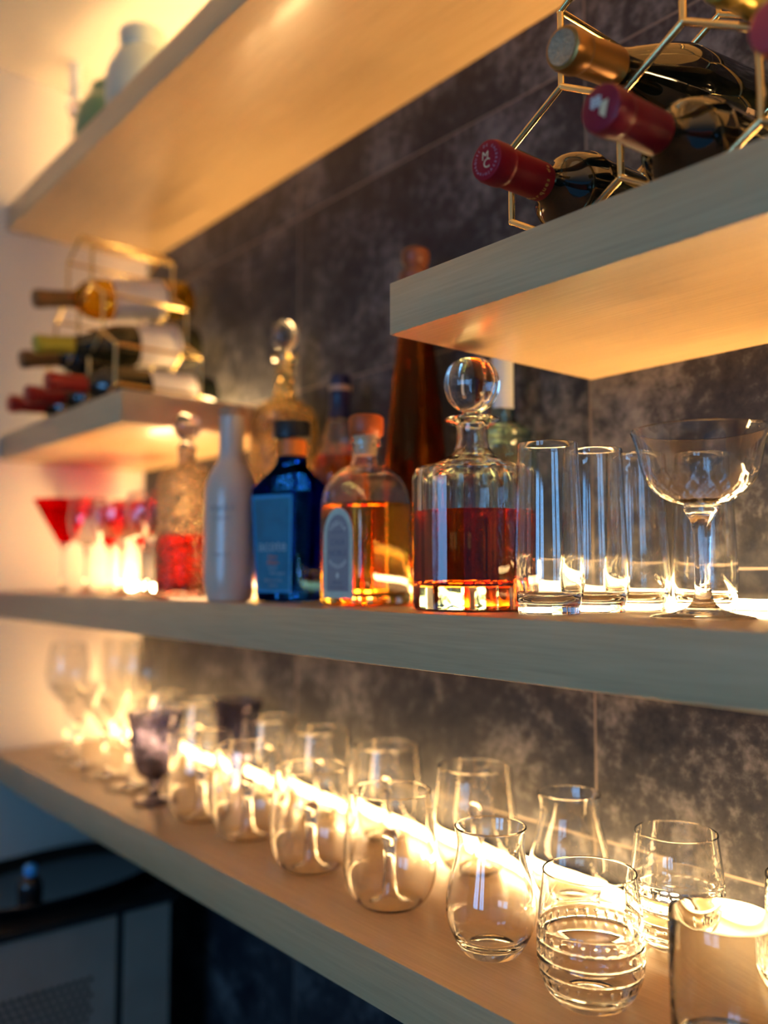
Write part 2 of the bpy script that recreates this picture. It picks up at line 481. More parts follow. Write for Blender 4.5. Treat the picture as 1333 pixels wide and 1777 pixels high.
wine_rack((RX, RY, Z_RACK), 'brass honeycomb wine rack on the right shelf holding dark red wine bottles')
LX = .286 - 1.5 * W
wine_rack((LX, RY, Z_RACK), 'blurred brass honeycomb wine rack on the left shelf by the cream wall')

BODY = smooth_profile([(.0375, .012), (.038, .03), (.038, .10), (.038, .18), (.0372, .192), (.031, .209), (.0195, .223), (.0150, .236), (.0146, .26), (.0146, .295)], 5)
def wine_bottle(tip, back, glassm, foil, label, group, disc=None, foil_len=.064, lab=None, white=False, burg=False):
    tip = Vector(tip); back = Vector(back)
    d = (tip - back).normalized()
    base = tip - d * .300
    q = d.to_track_quat('Z', 'Y')
    t = thing('wine_bottle', label, 'wine bottle', base, 0, group, q)
    body = list(BODY)
    if burg:
        body = smooth_profile([(.0375, .012), (.038, .03), (.038, .09), (.038, .14), (.036, .158), (.030, .182), (.022, .208), (.0165, .228), (.0146, .25), (.0146, .295)], 5)
    pr = [(0, .02), (.018, .012), (.030, .001), (.0355, .003)] + body + [(.0146, .297), (0, .297)]
    if white:
        outer = pr[:-1]
        inner = [(r - .003, z) for r, z in reversed(body)] + [(.030, .014), (.016, .022), (0, .026)]
        lathe('bottle_glass', outer + inner, glassm, t, 48)
        lq = [(0, .0265), (.016, .0225), (.0295, .0145)] + [(r - .0031, z) for r, z in body if z < .235]
        lq += [(0, .235)]
        lathe('wine', lq, M['wine_liq'], t, 48)
    else:
        lathe('bottle_glass', pr, glassm, t, 56)
    z0 = .300 - foil_len
    lathe('foil_capsule', [(0, z0), (.0152, z0), (.0154, z0 + .002), (.0154, .281), (.0163, .2825), (.0168, .286), (.0166, .297), (.0155, .3005), (.0140, .3012), (0, .3012)], foil, t, 40, angle=30)
    if disc:
        lathe('capsule_disc', [(0, .3008), (.0128, .3008), (.0128, .3020), (.0115, .3018), (.0108, .3014), (0, .3014)], disc, t, 40)
    if lab:
        mat, a0, a1, z0, z1 = lab
        bm = bmesh.new(); band_bm(bm, .0381, z0, z1, a0, a1)
        from_bm('label', bm, mat, t, angle=60)
    return t
def drop(x, zv, tip, yb=-.105):  # from the resting point in the back frame to the capsule end
    return (x, yb, zv + WR + .0445)
V1 = Z_RACK; V2 = Z_RACK + 1.5 * S; V3 = Z_RACK + 3 * S
b1 = wine_bottle((RX + .5 * W, -.3538, 1.7710), drop(RX + .5 * W, V1, 0), M['black_glass'], M['red_foil'],
    'dark wine bottle with a bright red capsule lettered MC, lowest left in the right rack', 'red wine bottles in the right rack', lab=(M['label'], radians(60), radians(200), .05, .14))
b2 = wine_bottle((RX + 1.5 * W, -.3648, 1.7612), drop(RX + 1.5 * W, V1, 0), M['black_glass'], M['maroon_foil'],
    'dark wine bottle with maroon capsule and cream emblem, middle of the right rack', 'red wine bottles in the right rack', lab=(M['label'], radians(60), radians(200), .05, .14))
b3 = wine_bottle((RX + W, -.3314, 1.8435), drop(RX + W, V2, 0), M['black_glass'], M['gold_foil'],
    'dark wine bottle with amber gold capsule and embossed tan end, upper row of right rack', 'red wine bottles in the right rack', disc=M['tan_disc'], burg=True)
b4 = wine_bottle((RX + 2 * W, -.3113, 1.8465), drop(RX + 2 * W, V2, 0), M['black_glass'], M['yellow_foil'],
    'dark wine bottle with yellow gold capsule cut off by the top right corner', 'red wine bottles in the right rack', burg=True)
b6 = wine_bottle((RX + 2.5 * W, -.3571, 1.7660), drop(RX + 2.5 * W, V1, 0), M['black_glass'], M['pink_foil'],
    'dark wine bottle with rose pink capsule at the right edge of the photo', 'red wine bottles in the right rack')
# the capsule prints.  bottle space: +z points out of the neck; find the direction that looks up from the end
def cap_frame(b, off):
    """matrix on the capsule end: x to the right, y up for someone facing the end"""
    q = b.rotation_quaternion
    up = q.inverted() @ Vector((0, 0, 1)); z = Vector((0, 0, 1)); up = (up - z * up.dot(z)).normalized()
    x = up.cross(z)
    m = Matrix((x, up, z)).transposed().to_4x4()
    return Matrix.Translation((0, 0, off)) @ m
F1 = cap_frame(b1, .3013)
bm = bmesh.new()
text_bm(bm, 'M', .0095, F1 @ Matrix.Translation((-.0005, .0032, 0)) @ Matrix.Rotation(-.1, 4, 'Z'))
text_bm(bm, 'C', .0105, F1 @ Matrix.Translation((.0008, -.0032, 0)) @ Matrix.Rotation(-.1, 4, 'Z'))
from_bm('monogram', bm, M['pale_gold'], b1, smooth=False)
bm = bmesh.new()
arc_text_bm(bm, 'MARQUES DE CACERES', .0030, .0112, pi / 2, .27, F1)
arc_text_bm(bm, 'RIOJA', .0030, .0112, -pi / 2, .27, F1, inward=True)
from_bm('ring_lettering', bm, M['mauve_print'], b1, smooth=False)
def cam_angle(b):
    """angle, in the bottle's own turn, of its side that faces the room at the right"""
    v = b.rotation_quaternion.inverted() @ Vector((.46, -.54, -.32))
    return math.atan2(v.y, v.x)
def around_text(b, s, size, r, z, a_mid, step, mat, name):
    bm = bmesh.new()
    a_up = cam_angle(b)
    for i, ch in enumerate(s):
        a = a_up + a_mid + (i - (len(s) - 1) / 2) * step
        # letters run round the capsule, tops toward the neck end
        nrm = Vector((cos(a), sin(a), 0)); tang = Vector((-sin(a), cos(a), 0)); zz = Vector((0, 0, 1))
        m = Matrix((tang, zz, nrm)).transposed().to_4x4()
        text_bm(bm, ch, size, Matrix.Translation(nrm * r + zz * z) @ m)
    return from_bm(name, bm, mat, b, smooth=False)
around_text(b1, 'Marques de', .0062, .01555, .2445, -.15, .25, M['orange_print'], 'capsule_lettering')
F2 = cap_frame(b2, .3013)
bm = bmesh.new()
for k in range(3): box_bm(bm, -.0075 + k * .0004, .0015, .0020 + k * .0022, .0034 + k * .0022, 0, .0004)
box_bm(bm, -.0060, -.0045, .0005, .0085, 0, .0004); box_bm(bm, -.0020, -.0005, .0005, .0085, 0, .0004)
bm.transform(F2)
from_bm('emblem', bm, M['label_white'], b2, smooth=False)
bm = bmesh.new()
vs = [bm.verts.new(F2 @ Vector(p)) for p in ((.0015, .003, .0003), (.0075, .003, .0003), (.0040, -.0085, .0003), (-.0005, -.0045, .0003))]
f = bm.faces.new(vs); r = bmesh.ops.extrude_face_region(bm, geom=[f])
bmesh.ops.translate(bm, vec=F2.to_3x3() @ Vector((0, 0, .0003)), verts=[v for v in r['geom'] if isinstance(v, bmesh.types.BMVert)])
from_bm('gold_wedge', bm, M['pale_gold'], b2, smooth=False)
# the narrow side label of the upper bottle and its small print
al = cam_angle(b3) - .12
bm = bmesh.new(); band_bm(bm, .0381, .024, .092, al - .14, al + .14)
lb3 = from_bm('side_label', bm, M['tan_label'], b3, angle=60)
bm = bmesh.new()
nrm = Vector((cos(al), sin(al), 0)); zz = Vector((0, 0, -1)); m = Matrix((zz, nrm.cross(zz), nrm)).transposed().to_4x4()
for i, ch in enumerate('Product of France'):
    text_bm(bm, ch, .0052, Matrix.Translation(nrm * .0385 + Vector((0, 0, .087 - i * .0036))) @ m)
from_bm('label_print', bm, M['ink'], lb3, smooth=False)

GL = 'wine bottles in the left rack'
for fx, tipy, tipz, foil, lab in (
    (.5, -.3430, 1.7590, 'scar_foil', 'blurred dark bottle with red capsule, farthest left at the bottom of the left rack'),
    (1.5, -.3490, 1.7570, 'scar_foil', 'blurred dark bottle with red capsule, second along the bottom row of the left rack'),
    (2.5, -.3540, 1.7600, 'scar_foil', 'blurred dark bottle with red capsule nearest the end of the left shelf')):
    wine_bottle((LX + fx * W, tipy, tipz + .004), drop(LX + fx * W, V1, 0), M['black_glass'], M[foil], lab, GL,
        lab=(M['label'], radians(-100), radians(60), .045, .13) if fx == 2.5 else None)
wine_bottle((LX + 1 * W, -.3420, 1.8350), drop(LX + W, V2, 0), M['black_glass'], M['brown_foil'], 'dark bottle with dull brown capsule in the middle row of the left rack', GL)
wine_bottle((LX + 2 * W, -.3550, 1.8370), drop(LX + 2 * W, V2, 0), M['brown_glass'], M['lime_foil'], 'olive dark bottle with lime yellow capsule and white label in the left rack', GL,
    lab=(M['label'], radians(-110), radians(70), .045, .125), burg=True)
wine_bottle((LX + 1.5 * W, -.3400, 1.9330), drop(LX + 1.5 * W, V3, 0), M['winegreen'], M['brown_foil'], 'yellow green white wine bottle with cream label, topmost in the left rack', GL,
    lab=(M['label'], radians(-120), radians(75), .06, .165), white=True)

# ------------------------------------------------------------------ upper shelf pieces
t = thing('ceramic_vase', 'pale celadon vase with rolled collar on the upper shelf', 'vase', (.415, -.205, Z_UP))
lathe('body', vessel(smooth_profile([(.038, .001), (.052, .03), (.063, .085), (.060, .130), (.047, .160), (.036, .172)], 6), .008, .005), M['vase'], t)
lathe('collar', [(.0305, .170), (.036, .1705), (.0385, .176), (.0405, .188), (.0415, .203), (.0395, .2055), (.0365, .204), (.0350, .188), (.0330, .176), (.0305, .170)], M['vase'], t)
t = thing('round_jar', 'small round green jar behind the pale vase on the upper shelf', 'jar', (.255, -.200, Z_UP)); t.scale = (1.22, 1.22, 1.22)
lathe('body', smooth_profile([(0, 0), (.028, .001), (.046, .028), (.052, .065), (.046, .105), (.032, .128), (.026, .138), (0, .140)], 5), M['green_ball'], t)
lathe('lid', [(0, .139), (.027, .139), (.028, .146), (.018, .156), (.006, .160), (.008, .168), (.005, .174), (0, .175)], M['green_ball'], t)
t = thing('glass_candlestick', 'tall slim clear glass candlestick standing by the cream wall on the upper shelf', 'candlestick', (.115, -.215, Z_UP))
lathe('stand', smooth_profile([(0, 0), (.038, .001), (.036, .006), (.010, .014), (.006, .03), (.011, .05), (.006, .07), (.006, .12), (.010, .15), (.006, .165), (.013, .185), (.016, .20), (.0, .205)], 4), M['smoke'], t)
lathe('candle', [(0, .205), (.010, .205), (.010, .290), (.004, .294), (0, .295)], M['pale_tape'], t, 24)

# ------------------------------------------------------------------ middle shelf: glasses
def martini(loc, label, grp):
    t = thing('martini_glass', label, 'cocktail glass', loc, 0, grp)
    out = [(.012, .095), (.058, .172)]
    lathe('red_bowl', [(0, .092), (.010, .0935), (.013, .096), (.0565, .1735), (.0575, .1745), (.0572, .1755), (.0562, .1752), (.0115, .0985), (0, .0965)], M['red_glass'], t)
    lathe('stem', smooth_profile([(0, 0), (.036, .0005), (.036, .002), (.012, .005), (.0048, .012), (.004, .03), (.004, .075), (.008, .088), (.010, .0925), (0, .0925)], 4), M['glass'], t)
    return t
G = 'red martini glasses on the middle shelf'
mA = martini((.170, -.235, Z_MID), 'red bowled martini glass standing farthest left on the middle shelf', G)
dup(mA, (.075, -.105, Z_MID), 0, 'red martini glass half hidden behind a small clear goblet', G)
dup(mA, (.215, -.100, Z_MID), 0, 'red martini glass showing red behind the wide clear coupe', G)

def stemglass(name, label, cat, loc, bowl, h_stem, mat, grp=None, foot=.034, wall=.0011, mod=None, stem_r=.0036, waist=.010):
    t = thing(name, label, cat, loc, 0, grp)
    z0 = h_stem
    b = smooth_profile([(r, z0 + z) for r, z in bowl], 6)
    inner = [(max(.0005, r - wall), z) for r, z in reversed(b) if z > z0 + .004] + [(0, z0 + .004)]
    lathe('bowl', [(0, z0 - .001)] + b + [(b[-1][0] - wall / 2, b[-1][1] + wall * .5)] + inner, mat, t, 72, mod=mod)
    lathe('stem', smooth_profile([(0, z0 - .0005), (bowl[0][0] * .98, z0 - .001), (stem_r * 1.6, z0 - waist), (stem_r, z0 - waist * 2.2), (stem_r, z0 * .45), (stem_r * 1.1, .018), (stem_r * 1.9, .008), (foot * .45, .0042), (foot * .95, .0022), (foot, .0012), (foot * .98, 0), (0, .0002)], 4), mat, t, 48)
    return t
stemglass('goblet', 'small clear goblet between the two leftmost red martini glasses', 'goblet', (.292, -.238, Z_MID), [(.006, 0), (.026, .014), (.034, .040), (.033, .068), (.030, .085)], .085, M['glass'])
stemglass('coupe_glass', 'wide shallow clear coupe in front of a red martini glass', 'coupe glass', (.432, -.232, Z_MID), [(.006, 0), (.030, .008), (.048, .026), (.050, .046), (.049, .058)], .092, M['glass'])
stemglass('goblet', 'clear stemmed goblet beside the dark textured decanter', 'goblet', (.548, -.238, Z_MID), [(.006, 0), (.026, .012), (.036, .036), (.036, .058), (.033, .072)], .090, M['glass'])

# the big coupes at the right; cut sprigs are pressed into the lower bowl
def cutmod(t, i, q):
    return q
def coupe(loc, label, rz):
    t = thing('champagne_coupe', label, 'coupe glass', loc, rz, 'cut crystal coupes')
    z0 = .0905
    b = smooth_profile([(.0125, z0), (.026, z0 + .0050), (.0385, z0 + .0140), (.0455, z0 + .0270), (.0490, z0 + .0420), (.0520, z0 + .0540), (.0550, z0 + .0615)], 7)
    nn = len(b)
    wall = .0013
    inner = [(max(.0005, r - wall), z + .0002) for r, z in reversed(b) if z > z0 + .0035] + [(0, z0 + .0040)]
    prof = [(0, z0 - .0008)] + b + [(b[-1][0] - wall * .5, b[-1][1] + .0008)] + inner
    def mod(th, i, q):
        if 5 < i < 20:
            s = abs(sin(th * 9 + i * .35)) ** 14 + abs(sin(th * 9 - i * .35)) ** 14
            return q - .0007 * min(1, s) * (1 if i < 28 else 0)
        return q
    lathe('bowl', prof, M['glass'], t, 180, mod=mod)
    lathe('stem', smooth_profile([(0, z0 - .0008), (.0135, z0 - .0012), (.0115, z0 - .0070), (.0078, z0 - .0150), (.0068, z0 - .030), (.0062, .040), (.0066, .022), (.0095, .012), (.018, .0060), (.033, .0030), (.0385, .0018), (.0385, 0), (0, .0004)], 5), M['glass'], t, 56,
          mod=lambda th, i, q: q * (1 - .05 * (cos(6 * th) > 0)) if 8 < i < 26 else q)
    return t
coupe((1.471, -.186, Z_MID), 'clear cut crystal coupe with wide flared rim, fully in view at right', 0)
coupe((1.553, -.0720, Z_MID), 'clear cut crystal coupe cropped by the right edge behind the other coupe', .5)

def highball_first():
    t = thing('highball_glass', '', 'highball glass', (0, 0, 0))
    o = smooth_profile([(.0262, .0002), (.0270, .0015), (.0272, .0075), (.0278, .0105), (.0298, .018), (.0312, .030), (.0305, .045), (.0293, .075), (.0280, .110), (.0266, .1500)], 6)
    wall = .0017
    i_ = [(r - wall - max(0, (.05 - z)) * .055, z) for r, z in reversed(o) if z > .0175]
    prof = [(0, .0012), (.022, .0010), (.0250, .0002)] + o + [(.0266 - wall * .2, .1506), (.0266 - wall * .6, .1508)] + i_ + [(.024, .0150), (.017, .0122), (.008, .0112), (0, .0110)]
    lathe('tumbler_glass', prof, M['glass'], t, 96)
    return t
hb0 = highball_first(); G = 'four highball glasses in line'
for k, (p, lab) in enumerate((((1.3500, -.2320), 'tall clear highball glass nearest the shelf edge, beside the crystal decanter'),
                    ((1.3520, -.1690), 'second highball glass from the shelf edge in the line of four'),
                    ((1.3540, -.1060), 'third highball glass from the shelf edge, partly behind the coupe bowl'),
                    ((1.4000, -.0635), 'last highball glass of the four, standing against the tiled wall'))):
    if k == 0:
        hb0.location = (*p, Z_MID); hb0['label'] = lab; hb0['group'] = G
    else: dup(hb0, (*p, Z_MID), .3 * k, lab, G)

# ------------------------------------------------------------------ middle shelf: decanters and bottles
def facet(nf, depth, ph=0):
    """flat panels cut round a body"""
    def f(t):
        a = (t + ph) % (2 * pi / nf) - pi / nf
        return cos(pi / nf) / cos(a) * (1 - depth * cos(a * nf / 2)) 
    return f
# crystal decanter with flat panels
t = thing('crystal_decanter', 'faceted clear crystal decanter half full of red amber spirit with ball stopper', 'decanter', (1.2370, -.2120, Z_MID), .12)
R = .0618; ff = facet(12, .014)
def rings_mod(start, stop, fct):
    def mod(th, i, q):
        return q * fct(th) if start <= i <= stop else q
    return mod
bm = bmesh.new()
outer = [(.0005, 0), (.0005, R * .93), (.002, R * .985), (.006, R), (.060, R), (.128, R), (.1345, R * .992), (.1385, R * .955), (.1410, R * .88), (.1440, R * .70), (.1480, R * .52), (.1530, R * .385), (.1590, R * .300), (.1665, R * .262), (.1780, R * .256), (.1840, R * .268), (.1862, R * .40), (.1878, R * .455), (.1898, R * .462), (.1912, R * .43), (.1915, R * .30)]
inner = [(.1905, R * .20), (.1700, R * .185), (.1590, R * .22), (.1510, R * .34), (.1450, R * .52), (.1410, R * .72), (.1360, R * .84), (.1280, R * .875), (.0300, R * .875), (.0262, R * .84), (.0245, R * .70), (.0240, 0)]
loft_bm(bm, [(z, r, 2) for z, r in outer + inner], 144, mod=lambda th, i, q: q * ff(th) if 1 <= i <= 8 else (q * (ff(th) * .5 + .5) if 9 <= i <= 11 else q))
from_bm('decanter_glass', bm, M['thick'], t, angle=18)
bm = bmesh.new()
loft_bm(bm, [(.0238, 0), (.0243, R * .70), (.0260, R * .845), (.0300, R * .88), (.0960, R * .88), (.0972, R * .872), (.0968, 0)], 96)
from_bm('spirit', bm, M['red_liq'], t, angle=40)
st = lathe('stopper', smooth_profile([(0, .1820), (.0100, .1822), (.0112, .1930), (.0085, .1960), (.0150, .2005), (.0230, .2080), (.0270, .2180), (.0282, .2270), (.0262, .2370), (.0210, .2455), (.0120, .2505), (.0045, .2495), (0, .2488)], 5), M['thick'], t, 96,
     mod=lambda th, i, q: q * (1 - .055 * abs(sin(4 * th)) ** 3) if i > 22 else q)

# clear tequila bottle with arched label, square plan
t = thing('tequila_bottle', 'clear square tequila bottle with arched grey label and round orange cap', 'liquor bottle', (1.0690, -.2150, Z_MID), radians(2.6))
a = .0405
def sq(profile, n_low=7, n_top=2, z_a=.12, z_b=.160):
    out = []
    for z, r in profile:
        k = min(1, max(0, (z - z_a) / (z_b - z_a)))
        out.append((z, r, n_low + (n_top - n_low) * k))
    return out
outp = [(.0005, 0), (.0005, a * .90), (.003, a * .975), (.008, a), (.060, a), (.118, a)] + [(.118 + .040 * sin(u * pi / 2 / 6), a - (a - .0185) * (1 - cos(u * pi / 2 / 6))) for u in range(1, 7)] + [(.166, .0168), (.176, .0160), (.1800, .0162), (.1815, .0188), (.1870, .0190), (.1885, .0175)]
inpb = [(.1880, .0130), (.168, .0130), (.157, .0155)] + [(.118 + .036 * sin(u * pi / 2 / 6), (a - .0035) - (a - .0035 - .0160) * (1 - cos(u * pi / 2 / 6))) for u in range(5, -1, -1)] + [(.020, a - .0035), (.013, a - .006), (.0105, a * .7), (.012, 0)]
bm = bmesh.new(); loft_bm(bm, sq(outp + inpb), 96); from_bm('bottle_glass', bm, M['glass'], t, angle=30)
bm = bmesh.new(); loft_bm(bm, sq([(.0118, 0), (.0103, a * .7), (.0128, a - .0059), (.020, a - .0034), (.1150, a - .0034), (.1156, a - .006), (.1152, 0)]), 96); from_bm('spirit', bm, M['amber_liq'], t, angle=40)
lathe('cork', [(0, .1700), (.0118, .1702), (.0128, .1880), (.0150, .1890), (.0150, .1925), (0, .1925)], M['pale_cork'], t, 40)
lathe('cap', [(0, .1925), (.0180, .1925), (.0196, .1945), (.0202, .2020), (.0202, .2120), (.0192, .2150), (.0165, .2165), (0, .2170)], M['orange_cap'], t, 48)
def arch_plate(bm, w, z0, z1, y0, y1, seg=24):
    pts = [(-w, z0), (w, z0)] + [(w * cos(pi * k / seg), (z1 - w * 1.25) + w * 1.25 * sin(pi * k / seg)) for k in range(seg + 1)]
    fr = [bm.verts.new((x, y0, z)) for x, z in pts]; bk = [bm.verts.new((x, y1, z)) for x, z in pts]
    bm.faces.new(fr); bm.faces.new(bk)
    for k in range(len(pts)): bm.faces.new((fr[k], fr[(k + 1) % len(pts)], bk[(k + 1) % len(pts)], bk[k]))
yl = -a - .0001
bm = bmesh.new(); arch_plate(bm, .0255, .0085, .1085, yl - .0004, yl); lb = from_bm('front_label', bm, M['mint'], t, smooth=False)
bm = bmesh.new(); arch_plate(bm, .0190, .0160, .1010, yl - .0008, yl - .0004); lp = from_bm('label_panel', bm, M['slate_label'], lb, smooth=False)
FR = Matrix.Translation((0, yl - .0009, 0)) @ Matrix.Rotation(pi / 2, 4, 'X')
def line(fn, name, mat, par):
    bm = bmesh.new(); fn(bm); return from_bm(name, bm, mat, par, smooth=False)
line(lambda bm: arc_text_bm(bm, 'TEQUILA', .0070, .0135, pi / 2, .34, FR @ Matrix.Translation((0, .0780, 0))), 'arched_lettering', M['label_white'], lb)
line(lambda bm: arc_text_bm(bm, 'REPOSADO', .0062, .0190, -pi / 2, .22, FR @ Matrix.Translation((0, .0620, 0)), inward=True), 'arched_lettering', M['label_white'], lb)
def diamond(bm):
    vs = [bm.verts.new((x, yl - .0010, .0335 + z)) for x, z in ((0, -.0042), (.0030, 0), (0, .0042), (-.0030, 0))]; bm.faces.new(vs)
line(diamond, 'diamond_mark', M['label_white'], lb)
for txt, sz, z in (('DE AGAVE', .0042, .0815), ('CASA', .0100, .0700), ('NOBLE', .0100, .0580), ('40% ALC', .0045, .0255), ('HECHO MEXICO', .0036, .0200)):
    line(lambda bm: text_bm(bm, txt, sz, FR @ Matrix.Translation((0, z, 0))), 'lettering', M['label_ink'], lb)
# back label on the far side, seen through the spirit
bm = bmesh.new(); arch_plate(bm, .0220, .0200, .1060, -.0004, 0)
o = from_bm('side_label', bm, M['olive_label'], t, smooth=False); o.location = (.005, a + .0005, 0)

# blue bottle, square plan, tapering down
t = thing('blue_tequila_bottle', 'cobalt blue square liquor bottle with black cap and orange neck band', 'liquor bottle', (.9050, -.2080, Z_MID), radians(18.5))
bl = [(.0005, 0), (.0005, .0305), (.003, .0325), (.010, .0335), (.080, .0365), (.135, .0388), (.1440, .0384), (.1500, .0350), (.1600, .0275), (.1690, .0212), (.1760, .0186), (.1840, .0180), (.2080, .0178), (.2085, 0)]
bm = bmesh.new(); loft_bm(bm, sq(bl, 9, 2.2, .142, .178), 96); from_bm('bottle_glass', bm, M['blue'], t, angle=26)
lathe('neck_band', [(.0181, .1860), (.0186, .1860), (.0189, .2070), (.0181, .2075), (.0181, .1860)], M['orange_band'], t, 48)
lathe('cap', [(0, .2085), (.0235, .2085), (.0248, .2100), (.0250, .2280), (.0240, .2305), (.0225, .2315), (0, .2315)], M['black_cap'], t, 48, angle=30)
bm = bmesh.new()
def quad_plate(bm, pts, t_=.0004):
    fr = [bm.verts.new(p) for p in pts]; bk = [bm.verts.new((p[0], p[1] + t_, p[2])) for p in pts]
    bm.faces.new(fr); bm.faces.new(bk)
    for k in range(4): bm.faces.new((fr[k], fr[(k + 1) % 4], bk[(k + 1) % 4], bk[k]))
def yb(z): return -(.0335 + (z - .01) * (.0388 - .0335) / .125) - .0009
quad_plate(bm, [(-.0268, yb(.012), .012), (.0268, yb(.012), .012), (.0318, yb(.134), .134), (-.0318, yb(.134), .134)])
lb = from_bm('front_label', bm, M['aqua'], t, smooth=False)
bm = bmesh.new()
for p in ([(.0245, .012), (.0268, .012), (.0318, .134), (.0292, .134)], [(-.0268, .012), (-.0245, .012), (-.0292, .134), (-.0318, .134)], [(-.0290, .1300), (.0290, .1300), (.0294, .134), (-.0294, .134)], [(-.0245, .012), (.0245, .012), (.0248, .0150), (-.0248, .0150)]):
    quad_plate(bm, [(x, yb(z) - .0005, z) for x, z in p])
from_bm('label_border', bm, M['aqua_edge'], lb, smooth=False)
tilt = math.atan2(.0388 - .0335, .125)
def FB(z): return Matrix.Translation((0, yb(z) - .0006, z)) @ Matrix.Rotation(pi / 2 + tilt, 4, 'X')
for txt, sz, z, dx, mt in (('acote', .0200, .0700, 0, 'aqua_pale'), ('Extra', .0062, .0565, 0, 'orange_band'), ('A\u00f1ejo', .0074, .0495, 0, 'orange_band'), ('tequila', .0052, .0430, 0, 'aqua_pale'),
                           ('100% agave', .0050, .0360, .006, 'aqua_pale'), ('40% ALC/VOL', .0046, .0270, 0, 'aqua_pale'), ('750 ML', .0045, .0205, 0, 'aqua_pale')):
    line(lambda bm: text_bm(bm, txt, sz, FB(z) @ Matrix.Translation((dx, 0, 0))), 'lettering', M[mt], lb)

# white glazed bottle
t = thing('white_bottle', 'white frosted round shouldered bottle with cork beside the blue bottle', 'liquor bottle', (.8450, -.2620, Z_MID), .3)
lathe('body', smooth_profile([(0, .001), (.0260, .0005), (.0300, .008), (.0332, .030), (.0334, .080), (.0334, .135), (.0310, .156), (.0240, .172), (.0175, .182), (.0158, .195), (.0156, .236), (.0158, .2395), (0, .2395)], 4), M['white_cer'], t, 56)
lathe('cork_stopper', [(0, .2395), (.0135, .2395), (.0168, .2400), (.0170, .2500), (.0155, .2515), (0, .2515)], M['cork'], t, 40)
for z, txt, sz in ((.118, 'VODKA', .010), (.106, 'imported', .006), (.060, 'imported', .006)):
    line(lambda bm: text_bm(bm, txt, sz, Matrix.Translation((.0340, 0, z)) @ Matrix.Rotation(pi / 2, 4, 'Z') @ Matrix.Rotation(pi / 2, 4, 'X')), 'lettering', M['grey_print'], t).rotation_euler = (0, 0, -1.15)

# textured bronze decanter
t = thing('textured_decanter', 'dark hammered glass decanter with red liquid and small ball stopper', 'decanter', (.6760, -.2400, Z_MID), .2)
o_ = smooth_profile([(.034, .001), (.0375, .006), (.0380, .040), (.0380, .130), (.0375, .160), (.0335, .180), (.0240, .190), (.0135, .195), (.0115, .200), (.0115, .216), (.0145, .2190)], 5)
lathe('decanter_glass', vessel(o_, .010, .0025), M['bronze_tex'], t, 72, n=3)
lathe('liquid', [(0, .0098), (.034, .0105), (.0357, .016), (.0357, .0900), (.0340, .0908), (0, .0906)], M['red_liq2'], t, 56, n=3)
lathe('stopper', smooth_profile([(0, .205), (.0080, .2055), (.0085, .2190), (.0120, .2210), (.0100, .2260), (.0060, .2310), (.0110, .2350), (.0180, .2430), (.0200, .2530), (.0180, .2620), (.0110, .2700), (0, .2722)], 4), M['thick'], t, 48)

# tall bubbled amber decanter behind
t = thing('amber_decanter', 'tall bubbled amber glass decanter with long neck and ball stopper behind the blue bottle', 'decanter', (.6760, -.0700, Z_MID), 0)
o_ = smooth_profile([(.046, .001), (.052, .010), (.054, .060), (.054, .200), (.0550, .255), (.0535, .280), (.0450, .2980), (.0300, .3080), (.0195, .3180), (.0160, .335), (.0150, .360), (.0155, .382)], 5)
lathe('decanter_glass', vessel(o_, .010, .003), M['amber_tex'], t, 72)
lathe('collar', [(.0157, .374), (.0205, .375), (.0215, .380), (.0205, .385), (.0157, .386)], M['thick'], t, 40)
lathe('stopper', smooth_profile([(0, .366), (.0100, .367), (.0110, .384), (.0130, .387), (.0100, .392), (.0140, .396), (.0205, .406), (.0222, .418), (.0195, .430), (.0120, .438), (0, .4405)], 4), M['thick'], t, 48)

# navy foiled whisky bottle behind
t = thing('whisky_bottle', 'whisky bottle with navy foil neck standing behind the orange capped bottle', 'liquor bottle', (.8180, -.0650, Z_MID), 0)
o_ = smooth_profile([(.036, .001), (.0400, .008), (.0405, .060), (.0405, .170), (.0385, .200), (.0320, .2150), (.0265, .226), (.0235, .244), (.0195, .260), (.0160, .272), (.0150, .300), (.0150, .322)], 5)
lathe('bottle_glass', vessel(o_, .010, .0025), M['glass'], t, 56)
lathe('whisky', [(0, .0098)] + [(r - .0024, z) for r, z in o_ if .012 < z < .204] + [(.0355, .2060), (0, .2062)], M['whisky'], t, 48)
fo = lathe('neck_foil', [(.0195, .2620), (.0199, .2622), (.0166, .2740), (.0158, .2850), (.0157, .3010), (.0164, .3020), (.0166, .3240), (.0150, .3285), (0, .3290)] , M['navy_foil'], t, 48)
lathe('foil_band', [(.0160, .3040), (.0170, .3040), (.0171, .3115), (.0160, .3118), (.0160, .3040)], M['beige_band'], fo, 48)

# tall conical bottle
t = thing('conical_bottle', 'tall dark amber cone shaped bottle with reddish wooden stopper', 'bottle', (.9860, -.0650, Z_MID), 0)
o_ = smooth_profile([(.046, .001), (.0490, .008), (.0490, .020), (.0450, .100), (.0392, .200), (.0310, .290), (.0240, .350), (.0195, .390), (.0165, .425)], 5)
lathe('bottle_glass', vessel(o_, .010, .003), M['amber_dark'], t, 64)
lathe('collar', [(.0150, .424), (.0185, .4245), (.0225, .4290), (.0232, .4345), (.0205, .4395), (.0165, .4405), (.0150, .4405), (.0150, .424)], M['wood_dark'], t, 48)
lathe('stopper', smooth_profile([(0, .400), (.0125, .401), (.0150, .4405), (.0150, .4480), (.0178, .4520), (.0190, .4610), (.0180, .4680), (.0120, .4715), (0, .4725)], 4), M['wood_dark'], t, 48)

